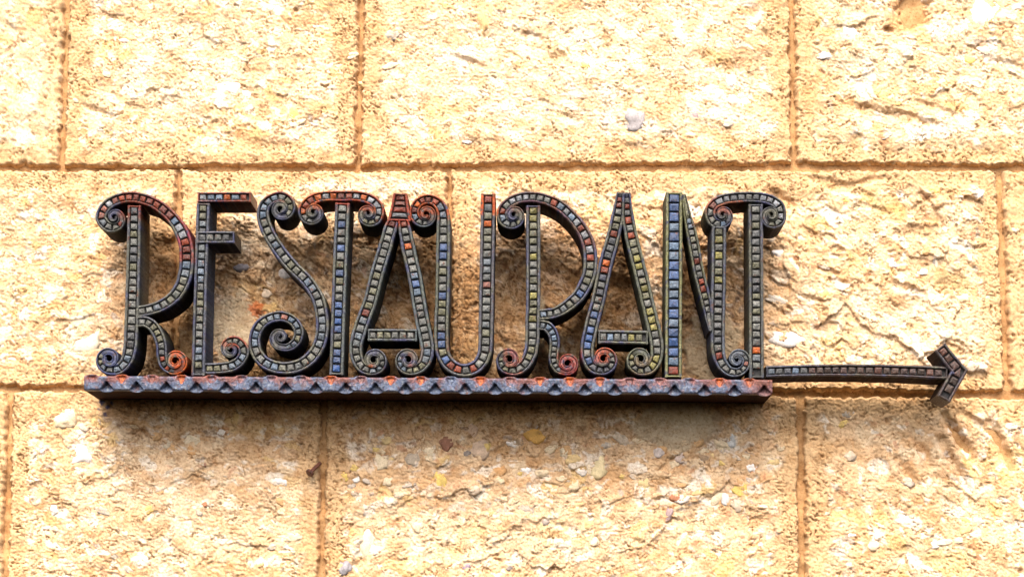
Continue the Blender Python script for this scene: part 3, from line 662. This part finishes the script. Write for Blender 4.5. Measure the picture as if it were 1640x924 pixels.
# tiles: the 300 largest one by one, the small rest as one part
ALLT.sort(key=lambda t: -t[0])
print('tiles', len(ALLT))
rv, rf, rc = [], [], []; nb = 0
for k, (ar, t, L_, par) in enumerate(ALLT):
    _, cn, ctr, y0, fd = t
    v, f = L_.tile_mesh(cn, ctr, y0, fd); col = tile_col(*ctr)
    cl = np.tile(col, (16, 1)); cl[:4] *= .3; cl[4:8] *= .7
    if k < 300: mesh_obj('tile', v, f, cl, TILEM, par)
    else:
        rv.append(v); rf += [tuple(i+nb for i in q) for q in f]; rc.append(cl); nb += len(v)
if rv:
    o = mesh_obj('small_tile', np.vstack(rv), rf, np.vstack(rc), TILEM, sign); o['kind'] = 'stuff'

# --- base bar with chip-carved front: triangles cut up from the lower edge, pits cut down from the upper edge
BF = FRONT-.006; BB = -.0005
X0, X1 = 134.5, 1237.0
def ytop(x): return 601.5+(x-X0)/(X1-X0)*6.5
nu, nv = 1100, 30
U, V = np.meshgrid(np.linspace(X0, X1, nu), np.linspace(0, 1, nv))
hgt = 23.0
PX = U; pit = 47.9
ub = ((PX-170.5)/pit); ub = (ub-np.round(ub))*pit          # from the nearest lower notch
ut = ((PX-194.5)/pit); ut = (ut-np.round(ut))*pit          # from the nearest upper pit
wob = 1.6*fbm(PX/12, V*2.2, 501, 3)
yy = V*hgt
topbump = 2.8*np.exp(-(ut/9.5)**4)
botbump = 3.0*np.exp(-(ub/9.0)**4)
Yp = ytop(PX) - topbump*(1-V) + yy + botbump*V**2
nz = fbm(PX/6, V*4, 511, 3)
# lower notch: apex at mid height, floor slopes out to the lower edge
tt = (V-.36)/.64
ins = 1-np.abs(ub+wob*.35)/(1.0+12*np.clip(tt, 0, 1))
n_low = sstep(0, .10, ins)*(tt > 0)*np.clip(1-tt, 0, 1)**.8*.0135
# upper pit: cone opening upwards
t2 = np.clip(V/.56, 0, 1)
ins2 = 1-np.abs(ut+wob*.5)/(11.5-9*t2)
n_up = sstep(0, .5, ins2)*(V < .56)*(np.clip(V/.16, 0, 1))*(1-.5*t2)*.0075
bev = .003*np.clip(1-V/.12, 0, 1)**1.5 + .0022*np.clip((V-.9)/.1, 0, 1)**1.5
slope = .0035*np.cos(ub/pit*2*math.pi)*(V-.3)
dpt = n_low+n_up+bev+slope+.0005*nz
Pb = unproj(PX, Yp, BF).copy(); Pb[..., 1] = BF+dpt
cb = np.empty(PX.shape+(3,)); cb[:] = (.085, .12, .215)
def blc(c, m):
    global cb
    cb = cb*(1-m[..., None])+np.array(c)*m[..., None]
blc((.055, .06, .09), sstep(.0, .6, nz)*.7); blc((.24, .27, .31), sstep(.1, .6, -nz)*.6)
rr_ = fbm(PX/35, V*.5, 521, 3)
top_r = sstep(.62, .30, V+.25*nz)
seg = np.round((PX-194.5)/pit); hot = RV[(seg.astype(int)*37+5) & 4095, 3]
top_r = top_r*sstep(-.5, .3, fbm(PX/50, V*.3, 551, 2)+.25)
blc((.26, .07, .035), top_r*sstep(-.35, .15, rr_)*.75)
blc((.60, .13, .015), sstep(.2, .6, ins2)*(V < .58)*(hot > .3)*1.0)
blc((.26, .055, .02), sstep(-.5, .1, ins2)*(V < .5)*(hot > .2)*sstep(-.6, .3, nz)*.7)
blc((.22, .07, .045), sstep(1180, 1215, PX)*.7)
blc((.14, .04, .02), sstep(.25, .6, fbm(PX/10, V*2, 531, 3))*.5)
idx = np.arange(nu*nv).reshape(nv, nu)
f = np.stack([idx[:-1, :-1], idx[1:, :-1], idx[1:, 1:], idx[:-1, 1:]], -1).reshape(-1, 4)
ring = np.concatenate([idx[0, :-1], idx[:-1, -1], idx[-1, :0:-1], idx[:0:-1, 0]])
v = Pb.reshape(-1, 3); cl = cb.reshape(-1, 3); n = len(ring); k = np.arange(n)
# the body behind the carved front is a plain box: straight lower edge
bt = v[ring].copy()
yb = np.concatenate([ytop(PX[0, :-1]), Yp[:-1, -1], ytop(PX[0, :0:-1])+hgt, Yp[:0:-1, 0]]); xb = PX.reshape(-1)[ring]
r1 = unproj(xb, yb, BF).copy(); r1[:, 1] = BF+.014
r2 = r1.copy(); r2[:, 1] = BB
b0 = len(v)
s1 = np.stack([ring, ring[(k+1) % n], b0+(k+1) % n, b0+k], -1); s2 = np.stack([b0+k, b0+(k+1) % n, b0+n+(k+1) % n, b0+n+k], -1)
brn = np.tile(np.array([.10, .036, .014]), (n, 1))*(1+.5*fbm(xb/20, yb/9, 541, 3))[:, None]
v = np.vstack([v, r1, r2]); cl = np.vstack([cl, brn, brn]); f = np.vstack([f, s1, s2])
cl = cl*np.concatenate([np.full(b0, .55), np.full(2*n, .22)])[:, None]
o = mesh_obj('base_bar', v, f, np.clip(cl, .004, .8), IRON, sign)
o.data.materials.append(RUSTY)
for p_ in o.data.polygons[len(f)-n:]: p_.material_index = 1
o['label'] = 'long horizontal bar with triangular notches, blue grey with rusty orange pits'

# pins that hold the letters to the wall
def rod(name, p0, p1, r, col, par, n=10):
    p0, p1 = Vector(p0), Vector(p1); q = (p1-p0).to_track_quat('Z', 'Y'); v = []; f = []
    L_ = (p1-p0).length
    for z, rr in ((0, r*.8), (.001, r), (L_, r)):
        for i in range(n):
            a = 2*math.pi*i/n; v.append(p0+q@Vector((rr*math.cos(a), rr*math.sin(a), z)))
    for k_ in range(2):
        for i in range(n): f.append((k_*n+i, k_*n+(i+1) % n, (k_+1)*n+(i+1) % n, (k_+1)*n+i))
    f.append(tuple(range(n-1, -1, -1))); f.append(tuple(range(2*n, 3*n)))
    return mesh_obj(name, [tuple(a) for a in v], f, np.tile(np.array(col), (len(v), 1)), IRON, par)
for (x, y) in ((210.5, 420), (322, 470), (541.5, 420), (708.5, 420), (853, 420), (1079, 460), (1211, 470)):
    a = unproj(x, y, FRONT); rod('wall_pin', (a[0], BACK+.002-.006, a[2]), (a[0], .02, a[2]), .005, (.05, .03, .02), sign)

# --- short rusty nail by the joint under the sign
nail = bpy.data.objects.new('rusty_nail', None); C.objects.link(nail)
nail['label'] = 'short rusty nail sticking out beside the vertical joint below the first letter T'; nail['category'] = 'nail'
a = unproj(513, 741, -.004); b = unproj(497, 756, -.016)
rod('shank', tuple(b), tuple(a), .0032, (.11, .035, .018), nail)
d = Vector(a-b).normalized()
h0 = Vector(b) - d*.004
rod('head', tuple(h0), tuple(h0+d*.0045), .0068, (.085, .03, .018), nail)
